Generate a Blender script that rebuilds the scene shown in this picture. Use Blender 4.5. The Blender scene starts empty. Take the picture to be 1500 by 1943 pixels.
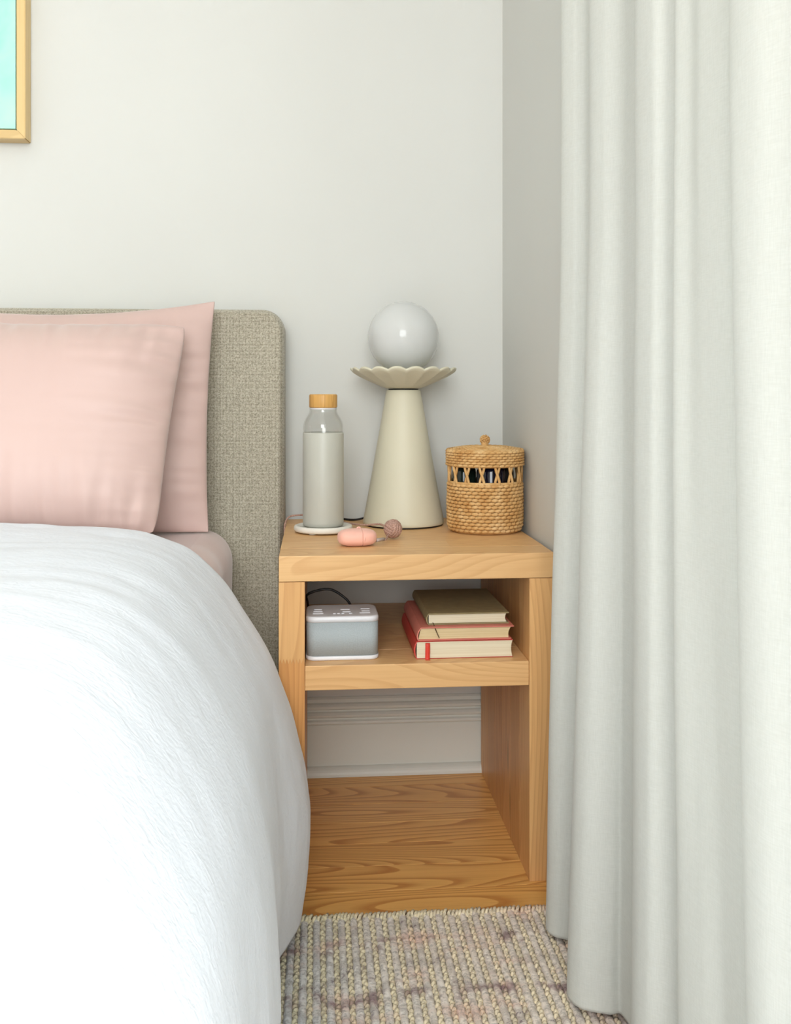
import bpy, bmesh, math, random
from mathutils import Vector, Matrix, noise
random.seed(7)
PI = math.pi

# ------------------------------------------------------------------ camera
F, HOR, YAW, CZ = 1836.7, 751.3, 0.08218, 0.7969      # focal (px), horizon row, yaw, eye height
scene = bpy.context.scene
C = scene.collection
cam_d = bpy.data.cameras.new('camera')
cam = bpy.data.objects.new('camera', cam_d); C.objects.link(cam)
cam.location = (0, 0, CZ); cam.rotation_euler = (PI/2, 0, -YAW)
cam_d.sensor_fit = 'HORIZONTAL'; cam_d.sensor_width = 36.0
cam_d.lens = 36.0*F/1500.0
cam_d.shift_x = 0.0; cam_d.shift_y = -(1943/2 - HOR)/1500.0
cam_d.clip_start = 0.02
scene.camera = cam

# ------------------------------------------------------------------ view + world + daylight
vs = scene.view_settings
vs.view_transform = 'Standard'; vs.look = 'None'; vs.gamma = 1.0; vs.use_curve_mapping = False
vs.exposure = 0.27
world = bpy.data.worlds.new('world'); scene.world = world
world.use_nodes = True
wb = world.node_tree.nodes['Background']
wb.inputs[0].default_value = (0.80, 0.90, 1.0, 1); wb.inputs[1].default_value = 1.0

def window_light(name, loc, rot, sx, sy, power, col):
    l = bpy.data.lights.new(name, 'AREA'); l.shape = 'RECTANGLE'; l.size = sx; l.size_y = sy
    l.energy = power; l.color = col
    o = bpy.data.objects.new(name, l); o.location = loc; o.rotation_euler = rot; C.objects.link(o)
    return o
# daylight of the two windows the photograph gives evidence of: the one reflected in the globe and the bottle
# (behind the camera), and the one the curtain hangs in front of (right wall, outside the frame)
window_light('window_behind_offscreen', (-0.30, -1.95, 1.58), (PI/2, 0, 0), 1.25, 1.48, 53, (0.965, 0.99, 1.0))
window_light('window_right_offscreen', (0.52, -0.08, 1.15), (PI/2, 0, PI/2), 1.95, 1.95, 78, (0.94, 0.98, 1.0))

# ------------------------------------------------------------------ pixel helpers
def ray(u):                      # X/Y of the vertical plane through image column u
    return math.tan(math.atan((u-750.0)/F) + YAW)
def Xat(u, Y): return ray(u)*Y
def depth(X, Y): return X*math.sin(YAW) + Y*math.cos(YAW)
def Zat(v, X, Y): return CZ + (HOR-v)/F*depth(X, Y)
def Pt(u, v, Y):
    X = Xat(u, Y); return Vector((X, Y, Zat(v, X, Y)))

# ------------------------------------------------------------------ mesh helpers
def link(name, me, mat=None, parent=None, smooth=False):
    o = bpy.data.objects.new(name, me); C.objects.link(o)
    if mat is not None and len(me.materials) == 0: me.materials.append(mat)
    if smooth:
        for p in me.polygons: p.use_smooth = True
    if parent is not None: o.parent = parent
    return o
def from_bm(name, bm, mat, parent=None, smooth=False, loc=None):
    bmesh.ops.recalc_face_normals(bm, faces=bm.faces)
    me = bpy.data.meshes.new(name); bm.to_mesh(me); bm.free()
    o = link(name, me, mat, parent, smooth)
    if loc is not None: o.location = loc
    return o
def from_py(name, v, f, mat, parent=None, smooth=False, recalc=True):
    bm = bmesh.new(); vv = [bm.verts.new(p) for p in v]
    for q in f:
        try: bm.faces.new([vv[i] for i in q])
        except ValueError: pass
    if recalc: bmesh.ops.recalc_face_normals(bm, faces=bm.faces)
    me = bpy.data.meshes.new(name); bm.to_mesh(me); bm.free()
    return link(name, me, mat, parent, smooth)
def empty(name, loc=(0, 0, 0), rz=0.0):
    o = bpy.data.objects.new(name, None); o.location = loc; o.rotation_euler = (0, 0, rz)
    o.empty_display_size = 0.05; C.objects.link(o); return o
def tag(o, label, cat, group=None):
    o['label'] = label; o['category'] = cat
    if group: o['group'] = group
    return o
def struct(o, label=None):
    o['kind'] = 'structure'
    if label: o['label'] = label
    return o
def bm_box(bm, x0, x1, y0, y1, z0, z1):
    vs_ = [bm.verts.new((x, y, z)) for x in (x0, x1) for y in (y0, y1) for z in (z0, z1)]
    fs = [(0, 1, 3, 2), (4, 6, 7, 5), (0, 4, 5, 1), (2, 3, 7, 6), (0, 2, 6, 4), (1, 5, 7, 3)]
    for q in fs: bm.faces.new([vs_[i] for i in q])
    return vs_
def box(name, x0, x1, y0, y1, z0, z1, mat, parent=None, bev=0.0, seg=2, smooth=False, centre=True):
    """box given in parent coordinates; its origin sits at the middle of the box"""
    c = Vector(((x0+x1)/2, (y0+y1)/2, (z0+z1)/2)) if centre else Vector((0, 0, 0))
    bm = bmesh.new(); bm_box(bm, x0-c.x, x1-c.x, y0-c.y, y1-c.y, z0-c.z, z1-c.z)
    if bev > 0:
        bmesh.ops.bevel(bm, geom=list(bm.edges), offset=bev, segments=seg, profile=0.6, affect='EDGES')
    return from_bm(name, bm, mat, parent, smooth, c)
def rounded_prism_verts(w, d, r, n=6):
    pts = []
    for cx, cy, a0 in ((w/2-r, d/2-r, 0), (-w/2+r, d/2-r, PI/2), (-w/2+r, -d/2+r, PI), (w/2-r, -d/2+r, 1.5*PI)):
        for i in range(n+1):
            a = a0 + i/n*PI/2; pts.append((cx+r*math.cos(a), cy+r*math.sin(a)))
    return pts
def loft(name, rings, mat, parent=None, smooth=True, cap=True, closed=True):
    """rings: list of equally long closed loops of 3D points"""
    n = len(rings[0]); v = [p for r in rings for p in r]; f = []
    for i in range(len(rings)-1):
        for j in range(n if closed else n-1):
            k = (j+1) % n
            f.append((i*n+j, i*n+k, (i+1)*n+k, (i+1)*n+j))
    if cap:
        f.append(tuple(range(n-1, -1, -1))); f.append(tuple(range((len(rings)-1)*n, len(rings)*n)))
    return from_py(name, v, f, mat, parent, smooth)
def lathe(name, prof, mat, parent=None, n=64, zfun=None, rfun=None, cap=False, smooth=True, close=False):
    rings = []
    for k, (r, z) in enumerate(prof):
        ring = []
        for j in range(n):
            a = 2*PI*j/n
            rr = r + (rfun(k, a) if rfun else 0); zz = z + (zfun(k, a) if zfun else 0)
            ring.append((rr*math.cos(a), rr*math.sin(a), zz))
        rings.append(ring)
    if close: rings.append(list(rings[0]))
    o = loft(name, rings, mat, parent, smooth, cap)
    bm = bmesh.new(); bm.from_mesh(o.data); bmesh.ops.remove_doubles(bm, verts=bm.verts, dist=1e-6)
    bmesh.ops.recalc_face_normals(bm, faces=bm.faces); bm.to_mesh(o.data); bm.free()
    if smooth:
        for p in o.data.polygons: p.use_smooth = True
    return o
def catmull(pts, per=8, closed=False):
    pts = [Vector(p) for p in pts]; out = []; n = len(pts)
    segs = n if closed else n-1
    for i in range(segs):
        if closed: p0, p1, p2, p3 = pts[(i-1) % n], pts[i], pts[(i+1) % n], pts[(i+2) % n]
        else: p0, p1, p2, p3 = pts[max(i-1, 0)], pts[i], pts[i+1], pts[min(i+2, n-1)]
        for k in range(per):
            t = k/per
            out.append(0.5*((2*p1) + (p2-p0)*t + (2*p0-5*p1+4*p2-p3)*t*t + (3*p1-p0-3*p2+p3)*t**3))
    if not closed: out.append(pts[-1].copy())
    return out
def bm_tube(bm, pts, rad, n=8, closed=False, cap=True):
    pts = [Vector(p) for p in pts]; rings = []; m = len(pts)
    up = Vector((0.3, 0.2, 1)).normalized()
    for i, p in enumerate(pts):
        a = pts[(i-1) % m] if (closed or i > 0) else pts[i]
        b = pts[(i+1) % m] if (closed or i < m-1) else pts[i]
        t = (b-a).normalized()
        s = t.cross(up)
        if s.length < 1e-4: s = t.orthogonal()
        s.normalize(); up2 = s.cross(t).normalized(); up = up2
        r = rad(i/(m-1)) if callable(rad) else rad
        rings.append([bm.verts.new(p + s*r*math.cos(2*PI*k/n) + up2*r*math.sin(2*PI*k/n)) for k in range(n)])
    for i in range(m if closed else m-1):
        A, B = rings[i], rings[(i+1) % m]
        for k in range(n):
            bm.faces.new((A[k], A[(k+1) % n], B[(k+1) % n], B[k]))
    if cap and not closed:
        bm.faces.new(rings[0][::-1]); bm.faces.new(rings[-1])
def tube(name, pts, rad, mat, parent=None, n=8, closed=False):
    bm = bmesh.new(); bm_tube(bm, pts, rad, n, closed)
    return from_bm(name, bm, mat, parent, True)
def extrude_poly(name, poly, axis, a0, a1, mat, parent=None, bev=0.0):
    """polygon in the plane normal to axis ('x': (y,z), 'y': (x,z), 'z': (x,y)) extruded a0..a1"""
    def mk(p, a):
        return {'x': (a, p[0], p[1]), 'y': (p[0], a, p[1]), 'z': (p[0], p[1], a)}[axis]
    cx = sum(p[0] for p in poly)/len(poly); cy = sum(p[1] for p in poly)/len(poly); ca = (a0+a1)/2
    poly = [(p[0]-cx, p[1]-cy) for p in poly]
    n = len(poly); v = [mk(p, a0-ca) for p in poly] + [mk(p, a1-ca) for p in poly]
    f = [tuple(range(n)), tuple(range(2*n-1, n-1, -1))]
    f += [(i, (i+1) % n, n+(i+1) % n, n+i) for i in range(n)]
    o = from_py(name, v, f, mat, parent)
    if bev > 0:
        bm = bmesh.new(); bm.from_mesh(o.data)
        bmesh.ops.bevel(bm, geom=list(bm.edges), offset=bev, segments=2, affect='EDGES', clamp_overlap=True)
        bm.to_mesh(o.data); bm.free()
    o.location = mk((cx, cy), ca)
    return o

# ------------------------------------------------------------------ materials
def srgb(r, g, b):
    def c(x):
        x /= 255.0
        return x/12.92 if x <= 0.04045 else ((x+0.055)/1.055)**2.4
    return (c(r), c(g), c(b), 1.0)
class NT:
    def __init__(self, name):
        self.m = bpy.data.materials.new(name); self.m.use_nodes = True
        self.t = self.m.node_tree; self.b = self.t.nodes['Principled BSDF']
    def n(self, typ, **kw):
        x = self.t.nodes.new(typ)
        for k, v in kw.items(): setattr(x, k, v)
        return x
    def l(self, a, b): self.t.links.new(a, b)
    def setv(self, **kw):
        names = dict(rough='Roughness', spec='Specular IOR Level', metal='Metallic', sheen='Sheen Weight', trans='Transmission Weight',
                     sss='Subsurface Weight', coat='Coat Weight', ior='IOR', alpha='Alpha', sheenr='Sheen Roughness')
        for k, v in kw.items(): self.b.inputs[names[k]].default_value = v
        return self
    def coords(self, kind='Object', scale=(1, 1, 1), loc=(0, 0, 0), rot=(0, 0, 0)):
        tc = self.n('ShaderNodeTexCoord'); mp = self.n('ShaderNodeMapping')
        mp.inputs['Scale'].default_value = scale; mp.inputs['Location'].default_value = loc; mp.inputs['Rotation'].default_value = rot
        if kind == 'World':
            g = self.n('ShaderNodeNewGeometry'); self.l(g.outputs['Position'], mp.inputs['Vector'])
        else: self.l(tc.outputs[kind], mp.inputs['Vector'])
        return mp.outputs[0]
    def noise(self, vec, scale=5, detail=2, rough=0.5, dist=0.0):
        x = self.n('ShaderNodeTexNoise'); x.inputs['Scale'].default_value = scale; x.inputs['Detail'].default_value = detail
        x.inputs['Roughness'].default_value = rough; x.inputs['Distortion'].default_value = dist
        self.l(vec, x.inputs['Vector']); return x.outputs['Fac']
    def math(self, op, a, b=None, c=None):
        x = self.n('ShaderNodeMath', operation=op)
        for i, s in enumerate((a, b, c)):
            if s is None: continue
            if isinstance(s, (int, float)): x.inputs[i].default_value = s
            else: self.l(s, x.inputs[i])
        return x.outputs[0]
    def ramp(self, fac, stops, interp='LINEAR'):
        x = self.n('ShaderNodeValToRGB'); e = x.color_ramp; e.interpolation = interp
        while len(e.elements) < len(stops): e.elements.new(0.5)
        for el, (p, c) in zip(e.elements, stops): el.position = p; el.color = c if len(c) == 4 else (*c, 1)
        self.l(fac, x.inputs[0]); return x.outputs[0]
    def mix(self, fac, a, b, blend='MIX'):
        x = self.n('ShaderNodeMix', data_type='RGBA', blend_type=blend)
        for s, i in ((fac, 0), (a, 6), (b, 7)):
            if isinstance(s, (int, float)): x.inputs[i].default_value = s
            elif isinstance(s, tuple): x.inputs[i].default_value = s
            else: self.l(s, x.inputs[i])
        return x.outputs[2]
    def base(self, c):
        if isinstance(c, tuple): self.b.inputs['Base Color'].default_value = c
        else: self.l(c, self.b.inputs['Base Color'])
        return self
    def bump(self, h, strength=0.3, dist=0.01):
        x = self.n('ShaderNodeBump'); x.inputs['Strength'].default_value = strength; x.inputs['Distance'].default_value = dist
        self.l(h, x.inputs['Height']); self.l(x.outputs[0], self.b.inputs['Normal']); return self

def simple(name, col, rough=0.5, var=0.04, nscale=20, bump=0.0, bdist=0.001, bscale=200, **kw):
    m = NT(name); v = m.coords('Object'); f = m.noise(v, nscale, 2)
    lo = tuple(c*(1-var) for c in col[:3])+(1,); hi = tuple(min(1, c*(1+var)) for c in col[:3])+(1,)
    m.base(m.ramp(f, [(0.3, lo), (0.7, hi)])); m.setv(rough=rough, **kw)
    if bump > 0: m.bump(m.noise(v, bscale, 2), bump, bdist)
    return m.m

def wood(name, axis, light, mid, dark, rings=5.0, cross=9.0, along=0.9, rough=0.42, tone=0.18, knots=False, kcol=(60, 35, 18), ring_amt=0.55):
    """planed timber: elongated growth-ring figure along `axis`, each board with its own offset and tone"""
    m = NT(name); tc = m.n('ShaderNodeTexCoord'); oi = m.n('ShaderNodeObjectInfo')
    cmb = m.n('ShaderNodeCombineXYZ'); r = oi.outputs['Random']
    m.l(m.math('MULTIPLY', r, 37.0), cmb.inputs[0]); m.l(m.math('MULTIPLY', r, 91.0), cmb.inputs[1]); m.l(m.math('MULTIPLY', r, 53.0), cmb.inputs[2])
    sc = {'x': (along, cross, cross), 'y': (cross, along, cross), 'z': (cross, cross, along)}[axis]
    fi = {'x': (6, 320, 320), 'y': (320, 6, 320), 'z': (320, 320, 6)}[axis]
    def mapped(s):
        k = m.n('ShaderNodeVectorMath', operation='MULTIPLY'); m.l(tc.outputs['Object'], k.inputs[0]); k.inputs[1].default_value = s
        a = m.n('ShaderNodeVectorMath', operation='ADD'); m.l(k.outputs[0], a.inputs[0]); m.l(cmb.outputs[0], a.inputs[1]); return a.outputs[0]
    n1 = m.noise(mapped(sc), 1.0, 0.6, 0.4)
    wv = m.math('FRACT', m.math('MULTIPLY', n1, rings*4))
    tri = m.ramp(wv, [(0.0, (0, 0, 0)), (0.55, (0.25,)*3), (0.86, (1,)*3), (0.97, (0.85,)*3), (1.0, (0, 0, 0))])
    fib = m.noise(mapped(fi), 1.0, 2.0)
    big = m.noise(mapped(tuple(s*0.35 for s in sc)), 1.0, 1.0)
    col = m.mix(m.ramp(big, [(0.3, (0,)*3), (0.7, (1,)*3)]), srgb(*light), srgb(*mid))
    col = m.mix(m.math('MULTIPLY', tri, ring_amt), col, srgb(*dark))
    col = m.mix(m.math('MULTIPLY', m.ramp(fib, [(0.45, (0,)*3), (0.8, (1,)*3)]), 0.22), col, srgb(*dark))
    if knots:
        kv = m.n('ShaderNodeTexVoronoi'); ks = {'x': (3, 16, 16), 'y': (16, 3, 16), 'z': (16, 16, 3)}[axis]
        kv.inputs['Scale'].default_value = 1.0; m.l(mapped(ks), kv.inputs['Vector'])
        kf = m.ramp(kv.outputs['Distance'], [(0.05, (1,)*3), (0.16, (0,)*3)])
        col = m.mix(m.math('MULTIPLY', kf, 0.9), col, srgb(*kcol))
    hsv = m.n('ShaderNodeHueSaturation'); m.l(col, hsv.inputs['Color'])
    m.l(m.math('ADD', m.math('MULTIPLY', r, tone), 1.0-tone*0.5), hsv.inputs['Value'])
    m.base(hsv.outputs[0]); m.setv(rough=rough, spec=0.35)
    m.bump(fib, 0.08, 0.0006)
    return m.m

M = {}
M['wall'] = simple('wall_paint', srgb(217, 217, 212), 0.75, 0.012, 3, 0.06, 0.0008, 260)
M['ceiling'] = simple('ceiling_paint', srgb(240, 240, 238), 0.8, 0.01, 3)
M['trim'] = simple('trim_paint', srgb(226, 228, 220), 0.45, 0.015, 6, 0.04, 0.0006, 90)
M['ns_x'] = wood('beech_along_x', 'x', (238, 196, 142), (230, 182, 124), (196, 134, 78), rings=5.0, cross=11, along=2.2, tone=0.10, ring_amt=0.30)
M['ns_y'] = wood('beech_along_y', 'y', (238, 196, 142), (230, 182, 124), (196, 134, 78), rings=5.0, cross=11, along=2.2, tone=0.10, ring_amt=0.30)
M['ns_z'] = wood('beech_along_z', 'z', (234, 188, 130), (218, 166, 106), (180, 116, 64), rings=5, cross=14, along=1.0, tone=0.18, ring_amt=0.32)
M['ns_z2'] = wood('amber_beech_along_z', 'z', (226, 166, 102), (208, 146, 84), (176, 106, 52), rings=5, cross=14, along=1.0, tone=0.06, ring_amt=0.32)
M['ns_zk'] = wood('knotty_beech_along_z', 'z', (234, 188, 130), (218, 166, 106), (180, 116, 64), rings=5, cross=14, along=1.0, tone=0.18, knots=True, ring_amt=0.36)
M['floor'] = wood('pine_floor', 'x', (252, 200, 122), (244, 184, 102), (180, 98, 34), rings=7, cross=8.5, along=1.1, rough=0.32, tone=0.08, ring_amt=0.62)
M['oak_frame'] = wood('pale_frame_wood', 'z', (232, 205, 152), (222, 190, 132), (196, 160, 104), rings=1.5, cross=20, along=1.5, tone=0.08, ring_amt=0.35)
M['oak_frame_x'] = wood('pale_frame_wood_x', 'x', (232, 205, 152), (222, 190, 132), (196, 160, 104), rings=1.5, cross=20, along=1.5, tone=0.08, ring_amt=0.35)
M['bamboo'] = wood('bamboo_lid', 'z', (226, 178, 104), (205, 150, 78), (168, 112, 50), rings=3.0, cross=60, along=2, tone=0.02, ring_amt=0.4, rough=0.4)
M['white_ceramic'] = simple('cream_ceramic', srgb(218, 213, 190), 0.5, 0.02, 12, 0.03, 0.0004, 400)
M['white_plastic'] = simple('white_plastic', srgb(236, 236, 240), 0.35, 0.01, 10)
M['black_rubber'] = simple('black_rubber', srgb(22, 22, 22), 0.5, 0.05, 30)
M['coaster'] = simple('stone_coaster', srgb(236, 232, 222), 0.6, 0.02, 25, 0.05, 0.0004, 300)
M['pink_rubber'] = simple('coral_silicone', srgb(250, 190, 172), 0.55, 0.02, 30, sheen=0.2)
M['grey_tip'] = simple('grey_plug', srgb(196, 182, 176), 0.4, 0.02, 30)

# twisted cloth cord
def cord_mat():
    m = NT('braided_cord'); v = m.coords('Object'); f = m.noise(v, 900, 1)
    m.base(m.ramp(f, [(0.35, srgb(150, 112, 98)), (0.65, srgb(214, 176, 160))])); m.setv(rough=0.8); m.bump(f, 0.3, 0.0008); return m.m
M['cord'] = cord_mat()
def straw_mat():
    m = NT('woven_straw'); v = m.coords('Object'); f = m.noise(v, 42, 2); g = m.noise(v, 380, 2)
    c = m.ramp(f, [(0.28, srgb(198, 146, 84)), (0.5, srgb(220, 176, 116)), (0.72, srgb(234, 198, 144))])
    c = m.mix(m.math('MULTIPLY', m.ramp(g, [(0.45, (0,)*3), (0.75, (1,)*3)]), 0.30), c, srgb(160, 108, 56))
    m.base(c); m.setv(rough=0.6, spec=0.3); m.bump(g, 0.25, 0.0006); return m.m
M['straw'] = straw_mat()
M['navy_glass'] = simple('navy_glass', srgb(14, 16, 34), 0.08, 0.2, 40)
M['green_glass'] = simple('dark_green_glass', srgb(30, 42, 36), 0.1, 0.2, 40)
def tweed():
    m = NT('taupe_tweed'); v = m.coords('World')
    def wave(d, s):
        w = m.n('ShaderNodeTexWave', wave_type='BANDS', bands_direction=d); w.inputs['Scale'].default_value = s
        w.inputs['Distortion'].default_value = 1.6; w.inputs['Detail'].default_value = 1; w.inputs['Detail Scale'].default_value = 3
        m.l(v, w.inputs['Vector']); return w.outputs['Fac']
    a = m.n('ShaderNodeTexNoise'); a.inputs['Scale'].default_value = 1; a.inputs['Detail'].default_value = 1
    m.l(m.coords('World', (260, 260, 700)), a.inputs['Vector'])
    b = m.n('ShaderNodeTexNoise'); b.inputs['Scale'].default_value = 1; b.inputs['Detail'].default_value = 1
    m.l(m.coords('World', (760, 260, 240)), b.inputs['Vector'])
    h = m.math('MULTIPLY', m.math('ADD', a.outputs['Fac'], b.outputs['Fac']), 0.5)
    ww = m.math('MULTIPLY', m.math('ADD', wave('X', 110), wave('Z', 110)), 0.5)
    h2 = m.math('ADD', m.math('MULTIPLY', h, 0.72), m.math('MULTIPLY', ww, 0.28))
    m.base(m.ramp(h2, [(0.36, srgb(130, 122, 104)), (0.5, srgb(180, 172, 152)), (0.63, srgb(208, 201, 184))]))
    m.setv(rough=0.9, sheen=0.25); m.bump(h2, 0.5, 0.0015); return m.m
M['tweed'] = tweed()
def duvet_mat():
    m = NT('white_crinkle_cotton')
    v = m.coords('Object', (34, 80, 75)); a = m.noise(v, 1.0, 2, 0.5, 0.9)
    b = m.noise(m.coords('Object', (110, 190, 170)), 1.0, 2, 0.5, 0.5)
    h = m.math('ADD', m.math('MULTIPLY', a, 0.7), m.math('MULTIPLY', b, 0.3))
    m.base(srgb(231, 234, 241)); m.setv(rough=0.85, sheen=0.15); m.bump(h, 0.5, 0.0035); return m.m
M['duvet'] = duvet_mat()
def satin(name, c):
    m = NT(name); v = m.coords('Object'); f = m.noise(v, 3.0, 2)
    lo = tuple(x*0.96 for x in c[:3])+(1,); hi = tuple(min(1, x*1.03) for x in c[:3])+(1,)
    m.base(m.ramp(f, [(0.3, lo), (0.7, hi)])); m.setv(rough=0.5, sheen=0.45, spec=0.35, sheenr=0.4)
    m.bump(m.noise(v, 700, 1), 0.05, 0.0004); return m.m
M['pink'] = satin('blush_satin', srgb(212, 183, 175))
def linen():
    m = NT('white_linen'); a = m.noise(m.coords('World', (900, 900, 90)), 1, 2); b = m.noise(m.coords('World', (90, 90, 900)), 1, 2)
    h = m.math('MULTIPLY', m.math('ADD', a, b), 0.5)
    m.base(m.ramp(h, [(0.34, srgb(215, 216, 209)), (0.66, srgb(224, 225, 219))])); m.setv(rough=0.9, sheen=0.15)
    m.bump(h, 0.14, 0.0009)
    tl = m.n('ShaderNodeBsdfTranslucent'); tl.inputs[0].default_value = srgb(240, 238, 230)      # daylight seeps through the cloth
    mx = m.n('ShaderNodeMixShader'); mx.inputs[0].default_value = 0.10
    m.l(m.b.outputs[0], mx.inputs[1]); m.l(tl.outputs[0], mx.inputs[2]); m.l(mx.outputs[0], m.t.nodes['Material Output'].inputs['Surface'])
    return m.m
M['linen'] = linen()
def canvas():
    m = NT('mint_canvas'); v = m.coords('Object'); f = m.noise(v, 9, 3, 0.6, 0.4); g = m.noise(m.coords('Object', (900, 900, 900)), 1, 1)
    m.base(m.ramp(f, [(0.25, srgb(150, 222, 208)), (0.5, srgb(178, 230, 220)), (0.75, srgb(200, 232, 218))])); m.setv(rough=0.7)
    m.bump(g, 0.2, 0.0006); return m.m
M['canvas'] = canvas()
def rug_mat(name, dull):
    m = NT(name); pos = m.n('ShaderNodeNewGeometry').outputs['Position']
    sx = m.n('ShaderNodeSeparateXYZ'); m.l(pos, sx.inputs[0])
    big = m.noise(m.coords('World', (5, 5, 1)), 1.0, 3, 0.55, 0.4)
    med = m.noise(m.coords('World', (22, 22, 1), (3, 7, 0)), 1.0, 3, 0.6, 0.6)
    fine = m.noise(m.coords('World', (190, 260, 80)), 1.0, 2, 0.6)
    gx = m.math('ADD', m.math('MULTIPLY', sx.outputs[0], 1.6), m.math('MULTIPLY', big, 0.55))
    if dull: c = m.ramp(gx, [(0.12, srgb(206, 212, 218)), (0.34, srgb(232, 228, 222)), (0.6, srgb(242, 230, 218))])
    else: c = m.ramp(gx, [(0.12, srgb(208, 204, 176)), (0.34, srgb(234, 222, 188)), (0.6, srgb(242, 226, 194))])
    pinkf = m.ramp(m.noise(m.coords('World', (9, 14, 1), (11, 2, 0)), 1.0, 3, 0.6), [(0.52, (0,)*3), (0.66, (1,)*3)])
    c = m.mix(m.math('MULTIPLY', pinkf, 0.5), c, srgb(228, 178, 160))
    # faded plum print: broken lines of a lattice
    w = m.n('ShaderNodeTexWave', wave_type='BANDS', bands_direction='Y'); w.inputs['Scale'].default_value = 2.6
    w.inputs['Distortion'].default_value = 1.2; m.l(pos, w.inputs['Vector'])
    lines = m.math('MULTIPLY', m.ramp(w.outputs['Fac'], [(0.80, (0,)*3), (0.95, (1,)*3)]), m.ramp(med, [(0.45, (0,)*3), (0.6, (1,)*3)]))
    c = m.mix(m.math('MULTIPLY', lines, 0.62), c, srgb(136, 88, 98))
    dk = m.math('MULTIPLY', m.ramp(med, [(0.53, (0,)*3), (0.66, (1,)*3)]), m.ramp(fine, [(0.44, (0,)*3), (0.6, (1,)*3)]))
    c = m.mix(m.math('MULTIPLY', dk, 0.8), c, srgb(104, 82, 92))
    c = m.mix(m.math('MULTIPLY', m.ramp(fine, [(0.35, (1,)*3), (0.55, (0,)*3)]), 0.45), c, srgb(112, 106, 100))
    m.base(c); m.setv(rough=0.95); m.bump(fine, 0.5, 0.002); return m.m
M['rug_strip'] = rug_mat('rug_cloth', True)
M['rug_cord'] = rug_mat('rug_cord', False)
M['rug_base'] = simple('rug_backing', srgb(150, 142, 126), 0.95, 0.1, 80, 0.4, 0.002, 300)
M['opal'] = simple('opal_glass', srgb(212, 213, 211), 0.14, 0.005, 6, spec=0.35)
def clear_glass(name, tint, amt):
    m = NT(name); t = m.t
    tr = m.n('ShaderNodeBsdfTransparent'); tr.inputs[0].default_value = tint
    gl = m.n('ShaderNodeBsdfGlossy'); gl.inputs['Roughness'].default_value = 0.03
    lw = m.n('ShaderNodeLayerWeight'); lw.inputs['Blend'].default_value = 0.5
    mx = m.n('ShaderNodeMixShader'); m.l(m.math('ADD', m.math('MULTIPLY', m.math('POWER', lw.outputs['Facing'], 3.0), amt), 0.04), mx.inputs[0]); m.l(tr.outputs[0], mx.inputs[1]); m.l(gl.outputs[0], mx.inputs[2])
    out = t.nodes['Material Output']; m.l(mx.outputs[0], out.inputs['Surface']); return m.m
M['glass'] = clear_glass('clear_glass', (0.988, 0.990, 0.986, 1), 0.35)
M['pane'] = clear_glass('window_pane', (0.97, 0.98, 0.98, 1), 0.3)
def frosted():
    m = NT('frosted_sleeve'); t = m.t
    d = m.n('ShaderNodeBsdfDiffuse'); d.inputs[0].default_value = srgb(232, 232, 222)
    tl = m.n('ShaderNodeBsdfTranslucent'); tl.inputs[0].default_value = srgb(234, 234, 226)
    tr = m.n('ShaderNodeBsdfTransparent'); tr.inputs[0].default_value = (0.95, 0.95, 0.93, 1)
    g = m.n('ShaderNodeBsdfGlossy'); g.inputs['Roughness'].default_value = 0.4
    f = m.noise(m.coords('Object'), 30, 1)
    a = m.n('ShaderNodeMixShader'); a.inputs[0].default_value = 0.35; m.l(d.outputs[0], a.inputs[1]); m.l(tl.outputs[0], a.inputs[2])
    b = m.n('ShaderNodeMixShader'); m.l(m.math('ADD', m.math('MULTIPLY', f, 0.06), 0.12), b.inputs[0]); m.l(a.outputs[0], b.inputs[1]); m.l(tr.outputs[0], b.inputs[2])
    c = m.n('ShaderNodeMixShader'); c.inputs[0].default_value = 0.05; m.l(b.outputs[0], c.inputs[1]); m.l(g.outputs[0], c.inputs[2])
    m.l(c.outputs[0], t.nodes['Material Output'].inputs['Surface']); return m.m
M['frosted'] = frosted()
def mesh_fabric():
    m = NT('grey_speaker_cloth'); v = m.coords('Object'); f = m.noise(v, 600, 1)
    m.base(m.ramp(f, [(0.35, srgb(170, 178, 181)), (0.65, srgb(180, 188, 191))])); m.setv(rough=0.7); m.bump(f, 0.2, 0.0005); return m.m
M['speaker_cloth'] = mesh_fabric()
def pages(name, c, d):
    m = NT(name); f = m.noise(m.coords('Object', (4, 4, 900)), 1, 1)
    m.base(m.ramp(f, [(0.35, srgb(*d)), (0.65, srgb(*c))])); m.setv(rough=0.85); m.bump(f, 0.25, 0.0004); return m.m
M['pages'] = pages('cream_pages', (232, 210, 166), (216, 192, 146))
M['pages_white'] = pages('pale_pages', (236, 226, 200), (226, 213, 184))
M['olive_cover'] = simple('olive_cloth_cover', srgb(150, 134, 96), 0.75, 0.08, 60, 0.2, 0.0005, 700)
M['red_cover'] = simple('red_cover', srgb(206, 74, 62), 0.55, 0.05, 30)
M['pink_cover'] = simple('salmon_cover', srgb(216, 128, 112), 0.6, 0.05, 30)
M['cream_cover'] = simple('cream_cover', srgb(226, 214, 186), 0.6, 0.03, 30)
M['red_ribbon'] = simple('red_ribbon', srgb(226, 66, 52), 0.45, 0.04, 60)
M['brown_ribbon'] = simple('brown_ribbon', srgb(92, 70, 42), 0.5, 0.05, 60)
M['dark_wood'] = simple('dark_bed_leg', srgb(70, 52, 40), 0.5, 0.05, 30)
M['mattress'] = simple('mattress_ticking', srgb(235, 232, 226), 0.9, 0.02, 30)

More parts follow.
